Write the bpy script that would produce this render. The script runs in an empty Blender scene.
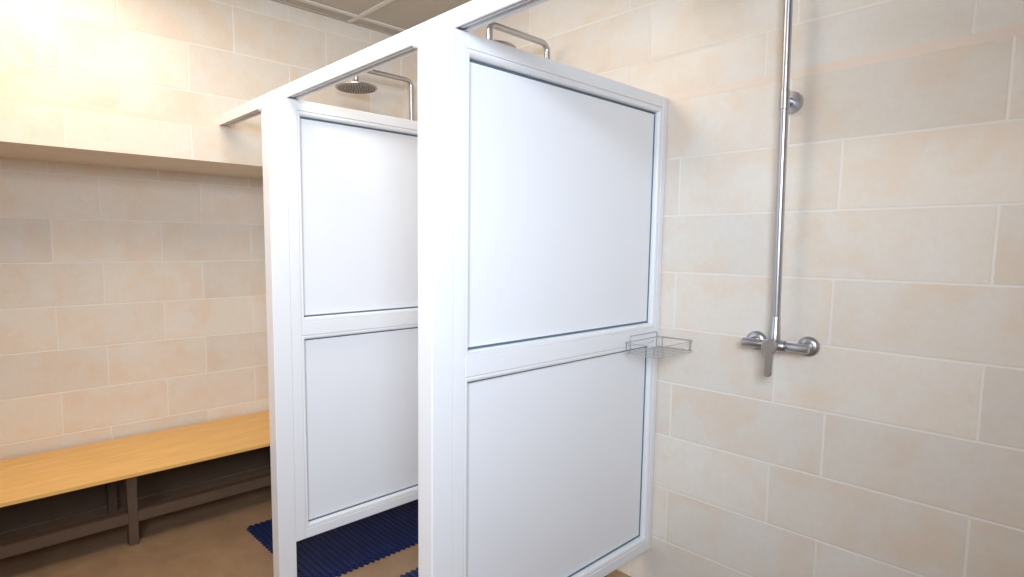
import bpy, bmesh, math, random
from mathutils import Vector, Matrix
random.seed(7)
scene = bpy.context.scene
COL = scene.collection

# ------------------------------------------------------------------ materials
def new_mat(name):
    m = bpy.data.materials.new(name); m.use_nodes = True
    nt = m.node_tree
    return m, nt, nt.nodes['Principled BSDF']

class NB:
    """small helper that wires math nodes"""
    def __init__(s, nt): s.nt = nt
    def n(s, t, **k):
        o = s.nt.nodes.new(t)
        for a, b in k.items(): setattr(o, a, b)
        return o
    def put(s, sock, v):
        if hasattr(v, 'is_output'): s.nt.links.new(v, sock)
        else: sock.default_value = v
    def m(s, op, a, b=0.0, c=0.0):
        o = s.n('ShaderNodeMath', operation=op)
        for i, v in enumerate((a, b, c)): s.put(o.inputs[i], v)
        return o.outputs[0]
    def mix(s, f, a, b):
        o = s.n('ShaderNodeMix', data_type='RGBA')
        s.put(o.inputs['Factor'], f); s.put(o.inputs[6], a); s.put(o.inputs[7], b)
        return o.outputs[2]
    def noise(s, vec, scale, detail=3, rough=.55):
        o = s.n('ShaderNodeTexNoise'); s.put(o.inputs['Vector'], vec)
        o.inputs['Scale'].default_value = scale; o.inputs['Detail'].default_value = detail
        o.inputs['Roughness'].default_value = rough
        return o.outputs['Fac']
    def ramp(s, f, lo, hi):
        o = s.n('ShaderNodeMapRange'); s.put(o.inputs[0], f)
        o.inputs[1].default_value = lo; o.inputs[2].default_value = hi
        return o.outputs[0]

def rgb(r, g, b): return (r, g, b, 1.0)

def plain(name, col, rough=.4, metal=0.0, bump=0.0, bscale=60, var=0.0, spec=.5):
    m, nt, b = new_mat(name); nb = NB(nt)
    tc = nb.n('ShaderNodeTexCoord').outputs['Object']
    b.inputs['Roughness'].default_value = rough; b.inputs['Metallic'].default_value = metal
    b.inputs['Specular IOR Level'].default_value = spec
    f = nb.noise(tc, bscale)
    dark = tuple(c * (1 - var) for c in col)
    nt.links.new(nb.mix(f, rgb(*dark), rgb(*col)), b.inputs['Base Color'])
    if bump:
        bp = nb.n('ShaderNodeBump'); bp.inputs['Strength'].default_value = bump
        bp.inputs['Distance'].default_value = .002
        nt.links.new(f, bp.inputs['Height']); nt.links.new(bp.outputs[0], b.inputs['Normal'])
    return m

def tile_material(name):
    """20 x 50 cm cream wall tiles in staggered courses, peach listello at 1.8 m, pale grout"""
    m, nt, b = new_mat(name); nb = NB(nt); M = nb.m
    tc = nb.n('ShaderNodeTexCoord').outputs['Object']
    sx = nb.n('ShaderNodeSeparateXYZ'); nt.links.new(tc, sx.inputs[0])
    X, Y, Z = sx.outputs
    geo = nb.n('ShaderNodeNewGeometry')
    sn = nb.n('ShaderNodeSeparateXYZ'); nt.links.new(geo.outputs['True Normal'], sn.inputs[0])
    isx = M('GREATER_THAN', M('ABSOLUTE', sn.outputs[0]), .5)          # faces looking along x
    isz = M('GREATER_THAN', M('ABSOLUTE', sn.outputs[2]), .5)
    u = M('ADD', M('MULTIPLY', Y, isx), M('MULTIPLY', X, M('SUBTRACT', 1.0, isx)))
    up = M('GREATER_THAN', Z, 1.81)
    zz = M('ADD', Z, M('MULTIPLY', up, M('ADD', .045, M('MULTIPLY', isx, .016))))
    zz = M('ADD', M('MULTIPLY', zz, M('SUBTRACT', 1.0, isz)), M('MULTIPLY', X, isz))
    row = M('FLOOR', M('DIVIDE', zz, .2))
    fz = M('SUBTRACT', zz, M('MULTIPLY', row, .2))
    odd = M('FLOORED_MODULO', row, 2.0)
    low = M('SUBTRACT', 1.0, up)
    # joint offsets of the courses, back wall and side wall
    ev_b = M('ADD', M('MULTIPLY', low, .401), M('MULTIPLY', up, .41))
    od_b = M('ADD', M('MULTIPLY', low, .054), M('MULTIPLY', up, .323))
    ev_l, od_l = -.202, -.462
    ev = M('ADD', M('MULTIPLY', isx, ev_l), M('MULTIPLY', M('SUBTRACT', 1.0, isx), ev_b))
    od = M('ADD', M('MULTIPLY', isx, od_l), M('MULTIPLY', M('SUBTRACT', 1.0, isx), od_b))
    off = M('ADD', M('MULTIPLY', odd, od), M('MULTIPLY', M('SUBTRACT', 1.0, odd), ev))
    TLN = M('SUBTRACT', .4955, M('MULTIPLY', isx, .040))
    q = M('DIVIDE', M('SUBTRACT', u, off), TLN)
    col = M('FLOOR', q)
    fu = M('MULTIPLY', M('SUBTRACT', q, col), TLN)
    G = .0032
    du = M('MINIMUM', fu, M('SUBTRACT', TLN, fu))
    dz = M('MINIMUM', fz, M('SUBTRACT', .2, fz))
    d = M('MINIMUM', du, dz)
    grout = M('SUBTRACT', 1.0, nb.ramp(d, G - .001, G + .0012))
    strip = M('MULTIPLY', M('GREATER_THAN', Z, 1.798), M('LESS_THAN', Z, 1.822))
    # per tile random
    cv = nb.n('ShaderNodeCombineXYZ')
    nt.links.new(col, cv.inputs[0]); nt.links.new(row, cv.inputs[1]); nt.links.new(isx, cv.inputs[2])
    wn = nb.n('ShaderNodeTexWhiteNoise'); nt.links.new(cv.outputs[0], wn.inputs['Vector'])
    rnd = wn.outputs['Value']
    # shift the cloud pattern from tile to tile
    sh = nb.n('ShaderNodeVectorMath', operation='MULTIPLY_ADD')
    nt.links.new(wn.outputs['Color'], sh.inputs[0]); sh.inputs[1].default_value = (3, 3, 3)
    nt.links.new(tc, sh.inputs[2])
    P = sh.outputs[0]
    cloud = nb.ramp(nb.noise(P, 7, 4, .6), .46, .62)
    pale = nb.ramp(nb.noise(P, 4.5, 3, .55), .48, .72)
    fine = nb.noise(P, 55, 4, .65)
    base = nb.mix(M('MULTIPLY', cloud, .75), rgb(.83, .75, .64), rgb(.83, .675, .52))
    base = nb.mix(M('MULTIPLY', pale, .7), base, rgb(.83, .79, .725))
    base = nb.mix(M('MULTIPLY', nb.ramp(fine, .35, .7), .22), base, rgb(.70, .60, .47))
    hs = nb.n('ShaderNodeHueSaturation'); nt.links.new(base, hs.inputs['Color'])
    nt.links.new(nb.m('ADD', .94, nb.m('MULTIPLY', rnd, .09)), hs.inputs['Value'])
    base = hs.outputs[0]
    peach = nb.mix(nb.noise(tc, 6), rgb(.84, .75, .64), rgb(.86, .65, .49))
    base = nb.mix(strip, base, peach)
    g2 = M('MULTIPLY', grout, M('SUBTRACT', 1.0, strip))
    colr = nb.mix(g2, base, rgb(.87, .81, .71))
    nt.links.new(colr, b.inputs['Base Color'])
    nt.links.new(M('ADD', .33, M('MULTIPLY', g2, .4)), b.inputs['Roughness'])
    b.inputs['Specular IOR Level'].default_value = .4
    bp = nb.n('ShaderNodeBump'); bp.inputs['Strength'].default_value = .5; bp.inputs['Distance'].default_value = .002
    nt.links.new(M('SUBTRACT', M('MULTIPLY', fine, .12), g2), bp.inputs['Height'])
    nt.links.new(bp.outputs[0], b.inputs['Normal'])
    return m

def floor_material():
    m, nt, b = new_mat('floor_tile'); nb = NB(nt); M = nb.m
    tc = nb.n('ShaderNodeTexCoord').outputs['Object']
    sx = nb.n('ShaderNodeSeparateXYZ'); nt.links.new(tc, sx.inputs[0])
    T = .333
    def cell(c, o):
        q = M('DIVIDE', M('ADD', c, o), T); k = M('FLOOR', q)
        f = M('MULTIPLY', M('SUBTRACT', q, k), T)
        return k, M('MINIMUM', f, M('SUBTRACT', T, f))
    kx, dx = cell(sx.outputs[0], 1.4); ky, dy = cell(sx.outputs[1], .712 + T * 8)
    gr = M('SUBTRACT', 1.0, nb.ramp(M('MINIMUM', dx, dy), .0015, .003))
    cv = nb.n('ShaderNodeCombineXYZ'); nt.links.new(kx, cv.inputs[0]); nt.links.new(ky, cv.inputs[1])
    wn = nb.n('ShaderNodeTexWhiteNoise'); nt.links.new(cv.outputs[0], wn.inputs['Vector'])
    f = nb.noise(tc, 9, 5, .6)
    c = nb.mix(nb.ramp(f, .35, .68), rgb(.32, .21, .125), rgb(.255, .16, .09))
    hs = nb.n('ShaderNodeHueSaturation'); nt.links.new(c, hs.inputs['Color'])
    nt.links.new(M('ADD', .93, M('MULTIPLY', wn.outputs['Value'], .12)), hs.inputs['Value'])
    nt.links.new(nb.mix(gr, hs.outputs[0], rgb(.27, .18, .12)), b.inputs['Base Color'])
    b.inputs['Roughness'].default_value = .42
    return m

def wood_material():
    m, nt, b = new_mat('varnished_pine'); nb = NB(nt)
    tc = nb.n('ShaderNodeTexCoord').outputs['Object']
    mp = nb.n('ShaderNodeMapping'); nt.links.new(tc, mp.inputs[0]); mp.inputs['Scale'].default_value = (14, 1.2, 14)
    f = nb.noise(mp.outputs[0], 3.2, 5, .6)
    nt.links.new(nb.mix(nb.ramp(f, .35, .68), rgb(.92, .56, .18), rgb(.84, .46, .12)), b.inputs['Base Color'])
    b.inputs['Roughness'].default_value = .35
    return m

TILE = tile_material('wall_tile')
FLOOR = floor_material()
WOOD = wood_material()
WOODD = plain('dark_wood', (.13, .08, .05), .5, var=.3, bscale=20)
PVC = plain('white_pvc', (.86, .86, .865), .32, var=.015, bscale=8)
PANEL = plain('white_panel_sheet', (.86, .865, .88), .28, var=.02, bscale=5)
GASK = plain('dark_gasket', (.10, .16, .20), .5, var=.1)
SEAM = plain('profile_seam', (.62, .63, .65), .5)
CHROME = plain('brushed_chrome', (.52, .52, .54), .33, 1.0, var=.06, bscale=90)
STEEL = plain('satin_steel', (.52, .50, .48), .34, 1.0, var=.1, bscale=120)
NOZ = plain('rubber_nozzle', (.16, .14, .12), .6)
WIRE = plain('chromed_wire', (.58, .59, .61), .3, 1.0)
MATB = plain('blue_rubber', (.002, .014, .085), .5, var=.35, bscale=30, bump=.2)
CEIL = plain('ceiling_board', (.60, .55, .48), .9, var=.06, bscale=40, bump=.1)
TBAR = plain('ceiling_bar', (.80, .76, .70), .6)
PAINT = plain('painted_wall', (.80, .76, .70), .7)

# ------------------------------------------------------------------ mesh helpers
def link(name, bm, mat, parent=None, smooth=False, bevel=0, seg=2):
    bmesh.ops.recalc_face_normals(bm, faces=bm.faces[:])
    me = bpy.data.meshes.new(name); bm.to_mesh(me); bm.free()
    me.materials.append(mat)
    if smooth:
        for p in me.polygons: p.use_smooth = True
        me.set_sharp_from_angle(angle=math.radians(38))
    o = bpy.data.objects.new(name, me); COL.objects.link(o)
    if parent: o.parent = parent
    if bevel:
        md = o.modifiers.new('bevel', 'BEVEL'); md.width = bevel; md.segments = seg
        md.limit_method = 'ANGLE'; md.angle_limit = math.radians(35)
    return o

def empty(name, loc=(0, 0, 0)):
    o = bpy.data.objects.new(name, None); COL.objects.link(o); o.location = loc
    o.empty_display_size = .05
    return o

def tag(o, label, cat, group=None, kind=None):
    if label: o['label'] = label; o['kind'] = 'thing'
    if cat: o['category'] = cat
    if group: o['group'] = group
    if kind: o['kind'] = kind
    return o

def structure(name, bm, mat, **k):
    o = link(name, bm, mat, **k); o['kind'] = 'structure'; return o

def box(bm, x0, x1, y0, y1, z0, z1):
    v = [bm.verts.new((x, y, z)) for x in (x0, x1) for y in (y0, y1) for z in (z0, z1)]
    for f in ((0, 1, 3, 2), (4, 6, 7, 5), (0, 4, 5, 1), (2, 3, 7, 6), (0, 2, 6, 4), (1, 5, 7, 3)):
        bm.faces.new([v[i] for i in f])
    return bm

def prism(bm, poly, axis, a0, a1):
    """extrude a closed 2-D polygon along an axis ('x': poly=(y,z), 'y': (x,z), 'z': (x,y))"""
    def P(p, a):
        return {'x': (a, p[0], p[1]), 'y': (p[0], a, p[1]), 'z': (p[0], p[1], a)}[axis]
    A = [bm.verts.new(P(p, a0)) for p in poly]; B = [bm.verts.new(P(p, a1)) for p in poly]
    n = len(poly)
    for i in range(n): bm.faces.new((A[i], A[(i + 1) % n], B[(i + 1) % n], B[i]))
    bm.faces.new(A[::-1]); bm.faces.new(B)
    return bm

def ring(bm, y0, y1, z0, z1, prof):
    """mitred frame in the yz plane; prof = closed polygon of (inset, x)"""
    L = []
    for d, x in prof:
        L.append([bm.verts.new(p) for p in ((x, y0 + d, z0 + d), (x, y1 - d, z0 + d), (x, y1 - d, z1 - d), (x, y0 + d, z1 - d))])
    n = len(L)
    for i in range(n):
        a, b = L[i], L[(i + 1) % n]
        for k in range(4): bm.faces.new((a[k], a[(k + 1) % 4], b[(k + 1) % 4], b[k]))
    return bm

def fillet(pts, r, n=8):
    pts = [Vector(p) for p in pts]; out = [pts[0]]
    for a, b, c in zip(pts, pts[1:], pts[2:]):
        u = (a - b).normalized(); w = (c - b).normalized()
        ang = u.angle(w); t = r / math.tan(ang / 2); t = min(t, (a - b).length * .49, (c - b).length * .49)
        rr = t * math.tan(ang / 2)
        bis = (u + w).normalized(); cen = b + bis * (rr / math.sin(ang / 2))
        p0 = b + u * t - cen; p1 = b + w * t - cen; tot = p0.angle(p1); ax = p0.cross(p1).normalized()
        for i in range(n + 1):
            out.append(cen + Matrix.Rotation(tot * i / n, 3, ax) @ p0)
    out.append(pts[-1]); return out

def tube(bm, pts, r, seg=16, closed=False):
    pts = [Vector(p) for p in pts]; n = len(pts); rings = []
    nrm = None
    for i, p in enumerate(pts):
        if closed: t = (pts[(i + 1) % n] - pts[i - 1]).normalized()
        else: t = (pts[min(i + 1, n - 1)] - pts[max(i - 1, 0)]).normalized()
        if nrm is None:
            nrm = t.orthogonal().normalized()
        nrm = (nrm - t * nrm.dot(t)).normalized()
        bn = t.cross(nrm)
        rings.append([bm.verts.new(p + r * (math.cos(2 * math.pi * k / seg) * nrm + math.sin(2 * math.pi * k / seg) * bn)) for k in range(seg)])
    m = n if closed else n - 1
    for i in range(m):
        a, b = rings[i], rings[(i + 1) % n]
        for k in range(seg): bm.faces.new((a[k], a[(k + 1) % seg], b[(k + 1) % seg], b[k]))
    if not closed:
        bm.faces.new(rings[0][::-1]); bm.faces.new(rings[-1])
    return bm

def lathe(bm, base, axis, prof, seg=32):
    """prof = [(distance along axis, radius)...]"""
    base = Vector(base); axis = Vector(axis).normalized(); a = axis.orthogonal().normalized(); b = axis.cross(a)
    R = []
    for d, r in prof:
        R.append([bm.verts.new(base + axis * d + max(r, 1e-5) * (math.cos(2 * math.pi * k / seg) * a + math.sin(2 * math.pi * k / seg) * b)) for k in range(seg)])
    for p, q in zip(R, R[1:]):
        for k in range(seg): bm.faces.new((p[k], p[(k + 1) % seg], q[(k + 1) % seg], q[k]))
    bm.faces.new(R[0][::-1]); bm.faces.new(R[-1])
    return bm

def copy_tree(o, parent=None):
    c = o.copy(); COL.objects.link(c)
    if parent: c.parent = parent
    for ch in list(o.children): copy_tree(ch, c)
    return c

B = bmesh.new
# ------------------------------------------------------------------ room shell
ZC = 2.415
LW, NB_X = -1.605, -2.13                 # left wall face, niche back
XR, YF = 1.75, -3.4                      # right wall, front wall
NY0, NY1, NZ = -2.35, -.45, 1.652        # niche extent and soffit

structure('floor', box(B(), NB_X - .1, XR + .1, YF - .1, .1, -.08, 0), FLOOR)
structure('wall_back', box(B(), LW - .6, XR + .1, 0, .1, 0, ZC + .1), TILE)
bm = B()
box(bm, NB_X - .1, LW, YF, 0, NZ, ZC + .1)             # wall above the niche
box(bm, NB_X - .1, LW, NY1, 0, 0, NZ)                  # right jamb
box(bm, NB_X - .1, LW, YF, NY0, 0, NZ)                 # left jamb
box(bm, NB_X - .1, NB_X, NY0, NY1, 0, NZ)              # niche back
structure('wall_left', bm, TILE)
WY0, WY1, WZ0, WZ1 = -3.25, -1.95, 1.45, 2.35
bm = B()
box(bm, XR, XR + .1, YF - .1, WY0, 0, ZC + .1); box(bm, XR, XR + .1, WY1, 0, 0, ZC + .1)
box(bm, XR, XR + .1, WY0, WY1, 0, WZ0); box(bm, XR, XR + .1, WY0, WY1, WZ1, ZC + .1)
structure('wall_right', bm, TILE)
structure('wall_front', box(B(), NB_X - .1, XR, YF - .1, YF, 0, ZC + .1), PAINT)
bm = B()
ys = (WY0 + .001, (WY0 + WY1) / 2, WY1 - .001)
for a, c in zip(ys, ys[1:]):
    box(bm, XR + .03, XR + .08, a, a + .05, WZ0 + .001, WZ1 - .001); box(bm, XR + .03, XR + .08, c - .05, c, WZ0 + .001, WZ1 - .001)
    box(bm, XR + .03, XR + .08, a + .05, c - .05, WZ0 + .001, WZ0 + .05); box(bm, XR + .03, XR + .08, a + .05, c - .05, WZ1 - .05, WZ1 - .001)
structure('window_1', bm, PVC)

structure('ceiling', box(B(), NB_X - .1, XR + .1, YF - .1, .1, ZC, ZC + .06), CEIL)
bm = B()
XB = [-1.505 + .6 * i for i in range(6)]; YB = [-.335 - .6 * i for i in range(6)]
for x in XB: box(bm, x - .012, x + .012, YF, -.001, ZC - .007, ZC - .0005)
for y in YB:
    ed = [LW] + XB + [XR]
    for a, c in zip(ed, ed[1:]):
        if c - a > .03: box(bm, a + .0121, c - .0121, y - .012, y + .012, ZC - .007, ZC - .0005)
structure('trim_1', bm, TBAR)
bm = B()                                                 # wall angle under the ceiling
box(bm, LW + .0005, LW + .018, YF, -.001, ZC - .005, ZC - .0005)
box(bm, LW + .018, XR, -.018, -.0005, ZC - .005, ZC - .0005)
structure('trim_2', bm, CEIL)

# ------------------------------------------------------------------ partitions
D, PT, PD = 1.065, .059, .070             # front plane, post width, post depth
ZT, ZB, ZH0, ZH1 = 1.812, .152, 1.772, 1.815
HW = .041
G1, G2, G3, G4 = 1.758, 1.016, .932, .205  # glazing lines
GY0, GY1 = -.938, -.047
FX = .050                                  # frame thickness
def build_partition():
    r = empty('shower_partition')
    link('post', prism(B(), [(-PT, -D), (0, -D), (0, -D + PD), (-PT, -D + PD)], 'z', 0, ZT), PVC, r, bevel=.003, seg=3)
    bm = B(); lathe(bm, (-PT - .002, -D - .006, ZT - .032), (0, 1, 0), [(0, .0), (.0001, .013), (.002, .0165), (.0045, .018), (.010, .018), (.0125, .016), (.0135, .008)], 32)
    link('connector_cap', bm, PVC, r, smooth=True)
    y0, y1 = -D + PD + .0004, -.004
    x0, x1 = -.0565, -.0025                # frame slightly set back from the post face
    def rail(n, a, b_, za, zb): link(n, box(B(), x0, x1, a, b_, za, zb), PVC, r, bevel=.0022, seg=2)
    bead = .016
    rail('stile', y0, GY0 - bead, ZB, ZT)
    rail('stile', GY1 + bead, y1, ZB, ZT)
    rail('top_rail', GY0 - bead + .0006, GY1 + bead - .0006, G1 + bead, ZT)
    rail('middle_rail', GY0 - bead + .0006, GY1 + bead - .0006, G3 + bead, G2 - bead)
    rail('bottom_rail', GY0 - bead + .0006, GY1 + bead - .0006, ZB, G4 - bead)
    xm = (x0 + x1) / 2
    for za, zb in ((G2, G1), (G4, G3)):
        bm = B()
        for s in (1, -1):
            X = lambda e: xm + s * e
            pr = [(0.0006, X(.005)), (0.0006, X(.0252)), (.003, X(.0258)), (.007, X(.0255)), (.011, X(.0240)), (.0145, X(.020)), (.016, X(.016)), (.016, X(.005))]
            ring(bm, GY0 - bead, GY1 + bead, za - bead, zb + bead, pr)
        link('glazing_bead', bm, PVC, r, smooth=True)
        p = link('panel', box(B(), xm - .004, xm + .004, GY0 - .006, GY1 + .006, za - .006, zb + .006), PANEL, r)
        bm = B()
        for s in (1, -1):
            X = lambda e: xm + s * e
            ring(bm, GY0 + .0002, GY1 - .0002, za + .0002, zb - .0002, [(0, X(.0042)), (0, X(.0055)), (.0055, X(.0052)), (.0062, X(.0042))])
        g = link('gasket', bm, GASK, p); g['label'] = 'dark rubber gasket line'
    return r

p1 = build_partition()
tag(p1, 'nearest white panelled shower partition, with the wire basket at its wall end', 'partition', 'white partitions between the shower stalls')
p2 = copy_tree(p1); p2.location.x = -.922
tag(p2, 'farther white panelled shower partition on the left, half hidden behind the nearest one', 'partition', 'white partitions between the shower stalls')

# header rail over the stalls, with two grooves along its underside
y0, y1, zb, zt = -D + PD + .001, -.947, ZT + .0005, 1.858
prof = [(y0 + .0015, zb), (y0 + .006, zb), (y0 + .006, zb + .010), (y0 + .0165, zb + .010), (y0 + .0165, zb + .003), (y0 + .0245, zb + .003),
        (y0 + .0245, zb + .010), (y0 + .035, zb + .010), (y0 + .035, zb), (y1 - .0015, zb), (y1, zb + .0015), (y1, zt - .002), (y1 - .002, zt), (y0 + .002, zt), (y0, zt - .002), (y0, zb + .0015)]
hdr = link('header_rail', prism(B(), prof, 'x', LW + .001, XR - .001), PVC)
tag(hdr, 'long white header rail running across the fronts of the stalls on the posts', 'rail')

# ------------------------------------------------------------------ shower columns
PY = -.060                                 # pipe axis distance from the wall
def build_shower(za, ya=-.385):
    TL = lambda z: -.0175 * (z - 1.07)          # the riser leans a little
    r = empty('shower_column', (0, 0, 0))
    # mixer
    bm = B()
    lathe(bm, (-.096, PY, .995), (1, 0, 0), [(0, .0115), (.002, .0135), (.062, .0135), (.064, .0125), (.066, .0125)], 28)
    lathe(bm, (.030, PY, .995), (1, 0, 0), [(0, .0125), (.002, .0125), (.004, .0135), (.064, .0135), (.066, .0115)], 28)
    lathe(bm, (-.031, PY, .995), (1, 0, 0), [(0, .016), (.002, .0175), (.060, .0175), (.062, .016)], 28)
    mb = link('mixer_body', bm, CHROME, r, smooth=True)
    for s in (-1, 1):
        bm = B()
        lathe(bm, (s * .0765, -.0004, .995), (0, -1, 0), [(0, .031), (.004, .031), (.009, .029), (.013, .023), (.015, .016), (.015, .010)], 36)
        link('wall_rosette', bm, CHROME, mb, smooth=True)
        bm = B(); lathe(bm, (s * .0765, -.0135, .995), (0, -1, 0), [(0, .0135), (.034, .0135)], 6)
        lathe(bm, (s * .0765, -.012, .995), (0, -1, 0), [(0, .010), (.045, .010)], 20)
        link('union_nut', bm, CHROME, mb)
    bm = B()                                   # cartridge neck to the front
    lathe(bm, (0, PY - .012, .995), (0, -1, 0), [(0, .017), (.016, .017), (.018, .0165), (.022, .0165)], 32)
    link('cartridge_sleeve', bm, CHROME, mb, smooth=True)
    # lever: round cap running into a flat rounded handle pointing down
    yl = PY - .0345
    poly = []
    for i in range(25):
        a = math.radians(-58 + (296) * i / 24); poly.append((.0225 * math.cos(a), .995 + .0225 * math.sin(a)))
    for i in range(13):
        a = math.radians(180 + 180 * i / 12); poly.append((.0115 * math.cos(a), .914 + .0115 * math.sin(a)))
    link('lever', prism(B(), poly, 'y', yl - .011, yl), STEEL, mb, bevel=.003, seg=3)
    # riser pipe and arm in one bent tube
    pts = fillet([(0, PY, 1.070), (TL(za), PY, za), (TL(za), ya, za), (TL(za), ya, za - .055)], .034, 10)
    bm = B(); tube(bm, pts, .0118, 20); link('riser_pipe', bm, CHROME, r, smooth=True)
    bm = B(); lathe(bm, (0, PY, 1.0105), (0, 0, 1), [(0, .0150), (.022, .0150), (.024, .0140), (.044, .0140), (.046, .0130), (.072, .0128), (.074, .0118)], 24)
    link('riser_union', bm, CHROME, r, smooth=True)
    bm = B()
    lathe(bm, (TL(1.728), -.0004, 1.728), (0, -1, 0), [(0, .032), (.016, .032), (.0185, .0305), (.019, .012), (.047, .010)], 32)
    wb = link('wall_bracket', bm, CHROME, r, smooth=True)
    bm = B(); lathe(bm, (TL(1.700), PY, 1.700), (TL(1.756) - TL(1.700), 0, .056), [(0, .0125), (.001, .0138), (.055, .0138), (.056, .0125)], 24)
    link('clamp_sleeve', bm, CHROME, wb, smooth=True)
    # rain head
    zh = za - .098
    bm = B()
    lathe(bm, (TL(za), ya, zh), (0, 0, 1), [(0, .090), (.0005, .098), (.003, .101), (.007, .101), (.009, .099), (.011, .060), (.013, .016)], 48)
    hd = link('shower_head', bm, STEEL, r, smooth=True)
    bm = B(); lathe(bm, (TL(za), ya, zh + .012), (0, 0, 1), [(0, .012), (.006, .0125), (.012, .0145), (.020, .0145), (.026, .012), (.034, .0125), (.044, .0125)], 24)
    link('ball_joint', bm, CHROME, hd, smooth=True)
    bm = B()
    for k in range(1, 8):
        n = 6 * k
        for i in range(n):
            a = 2 * math.pi * i / n + k * .2
            lathe(bm, (TL(za) + .0124 * k * math.cos(a), ya + .0124 * k * math.sin(a), zh + .0003), (0, 0, -1), [(0, .0034), (.003, .0024)], 6)
    nz = link('nozzles', bm, NOZ, hd); nz['label'] = 'dark rubber nozzles'; nz['kind'] = 'stuff'
    return r
GRP = 'shower columns on the back wall'
s1 = build_shower(2.115); s1.location.x = .418; s1.location.z = -.003
tag(s1, 'chrome shower column with lever mixer, right of the wire basket on the tiled wall', 'shower', GRP)
s2 = build_shower(2.105, -.385); s2.location.x = -.498
tag(s2, 'middle shower column, only its bent arm rising above the nearest partition', 'shower', GRP)
s3 = build_shower(2.143, -.39); s3.location.x = -1.422
tag(s3, 'far corner shower column with its round rain head showing over the farther partition', 'shower', GRP)

# ------------------------------------------------------------------ wire basket
bk = empty('wire_basket', (0, 0, 0))
tag(bk, 'small chrome wire soap basket fixed on the middle rail of the nearest partition', 'basket')
x0, x1, ya, yb, za, zb = .001, .133, -.231, -.008, .929, .965
w = .0016
def loop(pts, r=w, rad=.012):
    bm = B(); P = [Vector(p) for p in pts]; n = len(P)
    mid = (P[0] + P[-1]) / 2
    tube(bm, fillet([mid] + P + [mid], rad, 5)[:-1], r, 10, True); return bm
link('top_rim', loop([(x0, ya, zb), (x1, ya, zb), (x1, yb, zb), (x0, yb, zb)]), WIRE, bk, smooth=True)
link('base_rim', loop([(x0, ya, za), (x1, ya, za), (x1, yb, za), (x0, yb, za)]), WIRE, bk, smooth=True)
bm = B(); tube(bm, fillet([(x0 + .001, -.198, za), (x0 + .001, -.198, .984), (x0 + .001, -.026, .984), (x0 + .001, -.026, za)], .006, 5), w, 10)
link('hanger_loop', bm, WIRE, bk, smooth=True)
bm = B()
for i in range(1, 9):
    x = x0 + (x1 - x0) * i / 9
    tube(bm, [(x, ya, za + .002), (x, yb, za + .002)], .0011, 8)
for y in (-.170, -.1165, -.062): tube(bm, [(x0, y, za - .001), (x1, y, za - .001)], .0013, 8)
link('base_grid', bm, WIRE, bk, smooth=True)
for x, y in ((x1, yb - .02), (x1 - .012, yb), (x1, ya + .02), (x1 - .02, ya), (x0, ya + .012), (x0 + .014, yb)):
    link('upright_wire', tube(B(), [(x, y, za), (x, y, zb)], .0015, 8), WIRE, bk, smooth=True)

# ------------------------------------------------------------------ blue mats
def build_mat(x0, x1, y0, y1):
    """rubber mat with toothed edges all round and raised ribs"""
    bm = B(); t, dp = .0255, .011
    def edge(a, b, n, o):
        a, b, o = Vector(a), Vector(b), Vector(o); out = []
        for i in range(n):
            for f, k in ((.0, 0), (.22, 0), (.36, 1), (.78, 1), (.92, 0)):
                out.append(a + (b - a) * ((i + f) / n) + o * dp * k)
        return out
    nx, ny = round((x1 - x0) / t), round((y1 - y0) / t)
    poly = edge((x0, y0), (x1, y0), nx, (0, -1)) + edge((x1, y0), (x1, y1), ny, (1, 0)) + edge((x1, y1), (x0, y1), nx, (0, 1)) + edge((x0, y1), (x0, y0), ny, (-1, 0))
    prism(bm, [(p.x, p.y) for p in poly], 'z', 0, .009)
    root = link('rubber_mat', bm, MATB)
    bm = B()
    for i in range(ny):
        y = y0 + (y1 - y0) * (i + .57) / ny
        box(bm, x0 + .004, x1 - .004, y - .0055, y + .0055, .0092, .013)
    link('ribs', bm, MATB, root)
    return root
m1 = build_mat(-1.45, -.846, -.977, -.10)
tag(m1, 'dark blue toothed rubber mat reaching under the farther partition on the floor', 'mat', 'blue mats on the shower floor')
m2 = build_mat(-.664, -.075, -.977, -.10)
tag(m2, 'dark blue toothed rubber mat beside the nearest post, only a corner showing', 'mat', 'blue mats on the shower floor')

# ------------------------------------------------------------------ bench in the niche
bn = empty('wooden_bench', (0, 0, 0))
tag(bn, 'low honey coloured wooden bench in the tiled niche at the left', 'bench')
by0, by1 = NY0 + .02, NY1 - .02
xf, xb = -1.572, NB_X + .012
n = 4; wd = (xf - xb) / n
for i in range(n):
    a = xb + wd * i
    link('seat_board', box(B(), a + .002, a + wd - .002, by0, by1, .318, .337), WOOD, bn, bevel=.003)
for y in (by0 + .12, (by0 + by1) / 2, by1 - .12):
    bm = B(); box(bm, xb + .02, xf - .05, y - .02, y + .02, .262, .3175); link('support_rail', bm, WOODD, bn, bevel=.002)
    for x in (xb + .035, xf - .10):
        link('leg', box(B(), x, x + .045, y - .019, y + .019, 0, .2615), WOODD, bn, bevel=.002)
for za in (.012, .137):  # dark boards added below the seat, standing in for the shade under the bench
    link('shade_board', box(B(), xb + .001, xb + .016, by0, by1, za, za + .122), WOODD, bn, bevel=.002)
link('stretcher', box(B(), xf - .0995, xf - .0565, by0 + .16, (by0 + by1) / 2 - .0195, .10, .145), WOODD, bn)
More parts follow.
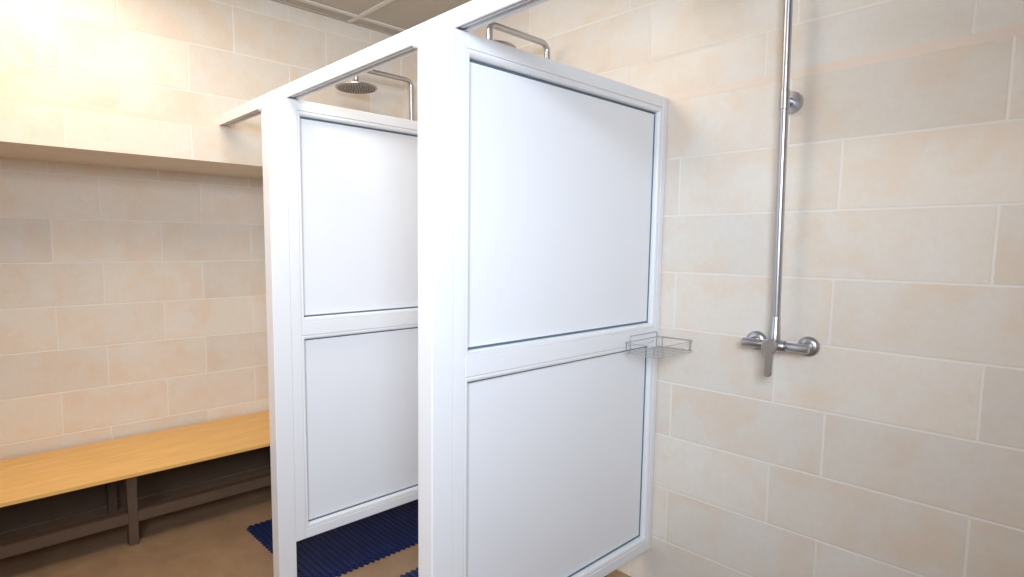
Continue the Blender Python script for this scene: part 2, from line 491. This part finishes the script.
link('stretcher', box(B(), xf - .0995, xf - .0565, (by0 + by1) / 2 + .0195, by1 - .16, .10, .145), WOODD, bn)

# ------------------------------------------------------------------ camera
cam = bpy.data.cameras.new('camera'); co = bpy.data.objects.new('camera', cam); COL.objects.link(co)
yaw, pit, rol = (math.radians(v) for v in (48.2211, -5.5947, .3613))
fw = Vector((-math.sin(yaw) * math.cos(pit), math.cos(yaw) * math.cos(pit), math.sin(pit)))
r = Vector((math.cos(yaw), math.sin(yaw), 0)); u = r.cross(fw)
r2 = r * math.cos(rol) + u * math.sin(rol); u2 = -r * math.sin(rol) + u * math.cos(rol)
M = Matrix((r2, u2, -fw)).transposed().to_4x4(); M.translation = Vector((1.115, -1.952, 1.291))
co.matrix_world = M
cam.sensor_width = 36; cam.sensor_fit = 'HORIZONTAL'; cam.lens = 587.98 * 36 / 1024
cam.shift_x = (512 - 465.67) / 1024; cam.shift_y = (302.9 - 288.5) / 1024
cam.clip_start = .01
scene.camera = co

# ------------------------------------------------------------------ light
def area(name, loc, target, sx, sy, power, col):
    l = bpy.data.lights.new(name, 'AREA'); l.shape = 'RECTANGLE'; l.size = sx; l.size_y = sy
    l.energy = power; l.color = col
    o = bpy.data.objects.new(name, l); COL.objects.link(o); o.location = loc
    o.rotation_euler = (Vector(target) - Vector(loc)).to_track_quat('-Z', 'Y').to_euler()
    return o
for x, y, P, c in ((-.605, -1.235, 14, (1.0, .96, .88)), (-1.205, -1.835, 10.5, (1.0, .74, .50))):
    area('ceiling_lamp', (x, y, ZC - .012), (x, y, 0), .57, .57, P, c)
wl = area('window_daylight', (XR + .02, -2.6, 1.9), (-.2, -.65, 1.2), 1.2, .8, 30.5, (.72, .835, 1.0))
wl.data.spread = math.radians(88)
w = bpy.data.worlds.new('world'); scene.world = w; w.use_nodes = True
w.node_tree.nodes['Background'].inputs[0].default_value = (.8, .9, 1, 1)
w.node_tree.nodes['Background'].inputs[1].default_value = .6

vs = scene.view_settings
vs.view_transform = 'Standard'; vs.look = 'None'; vs.gamma = 1; vs.exposure = 0.0; vs.use_curve_mapping = False
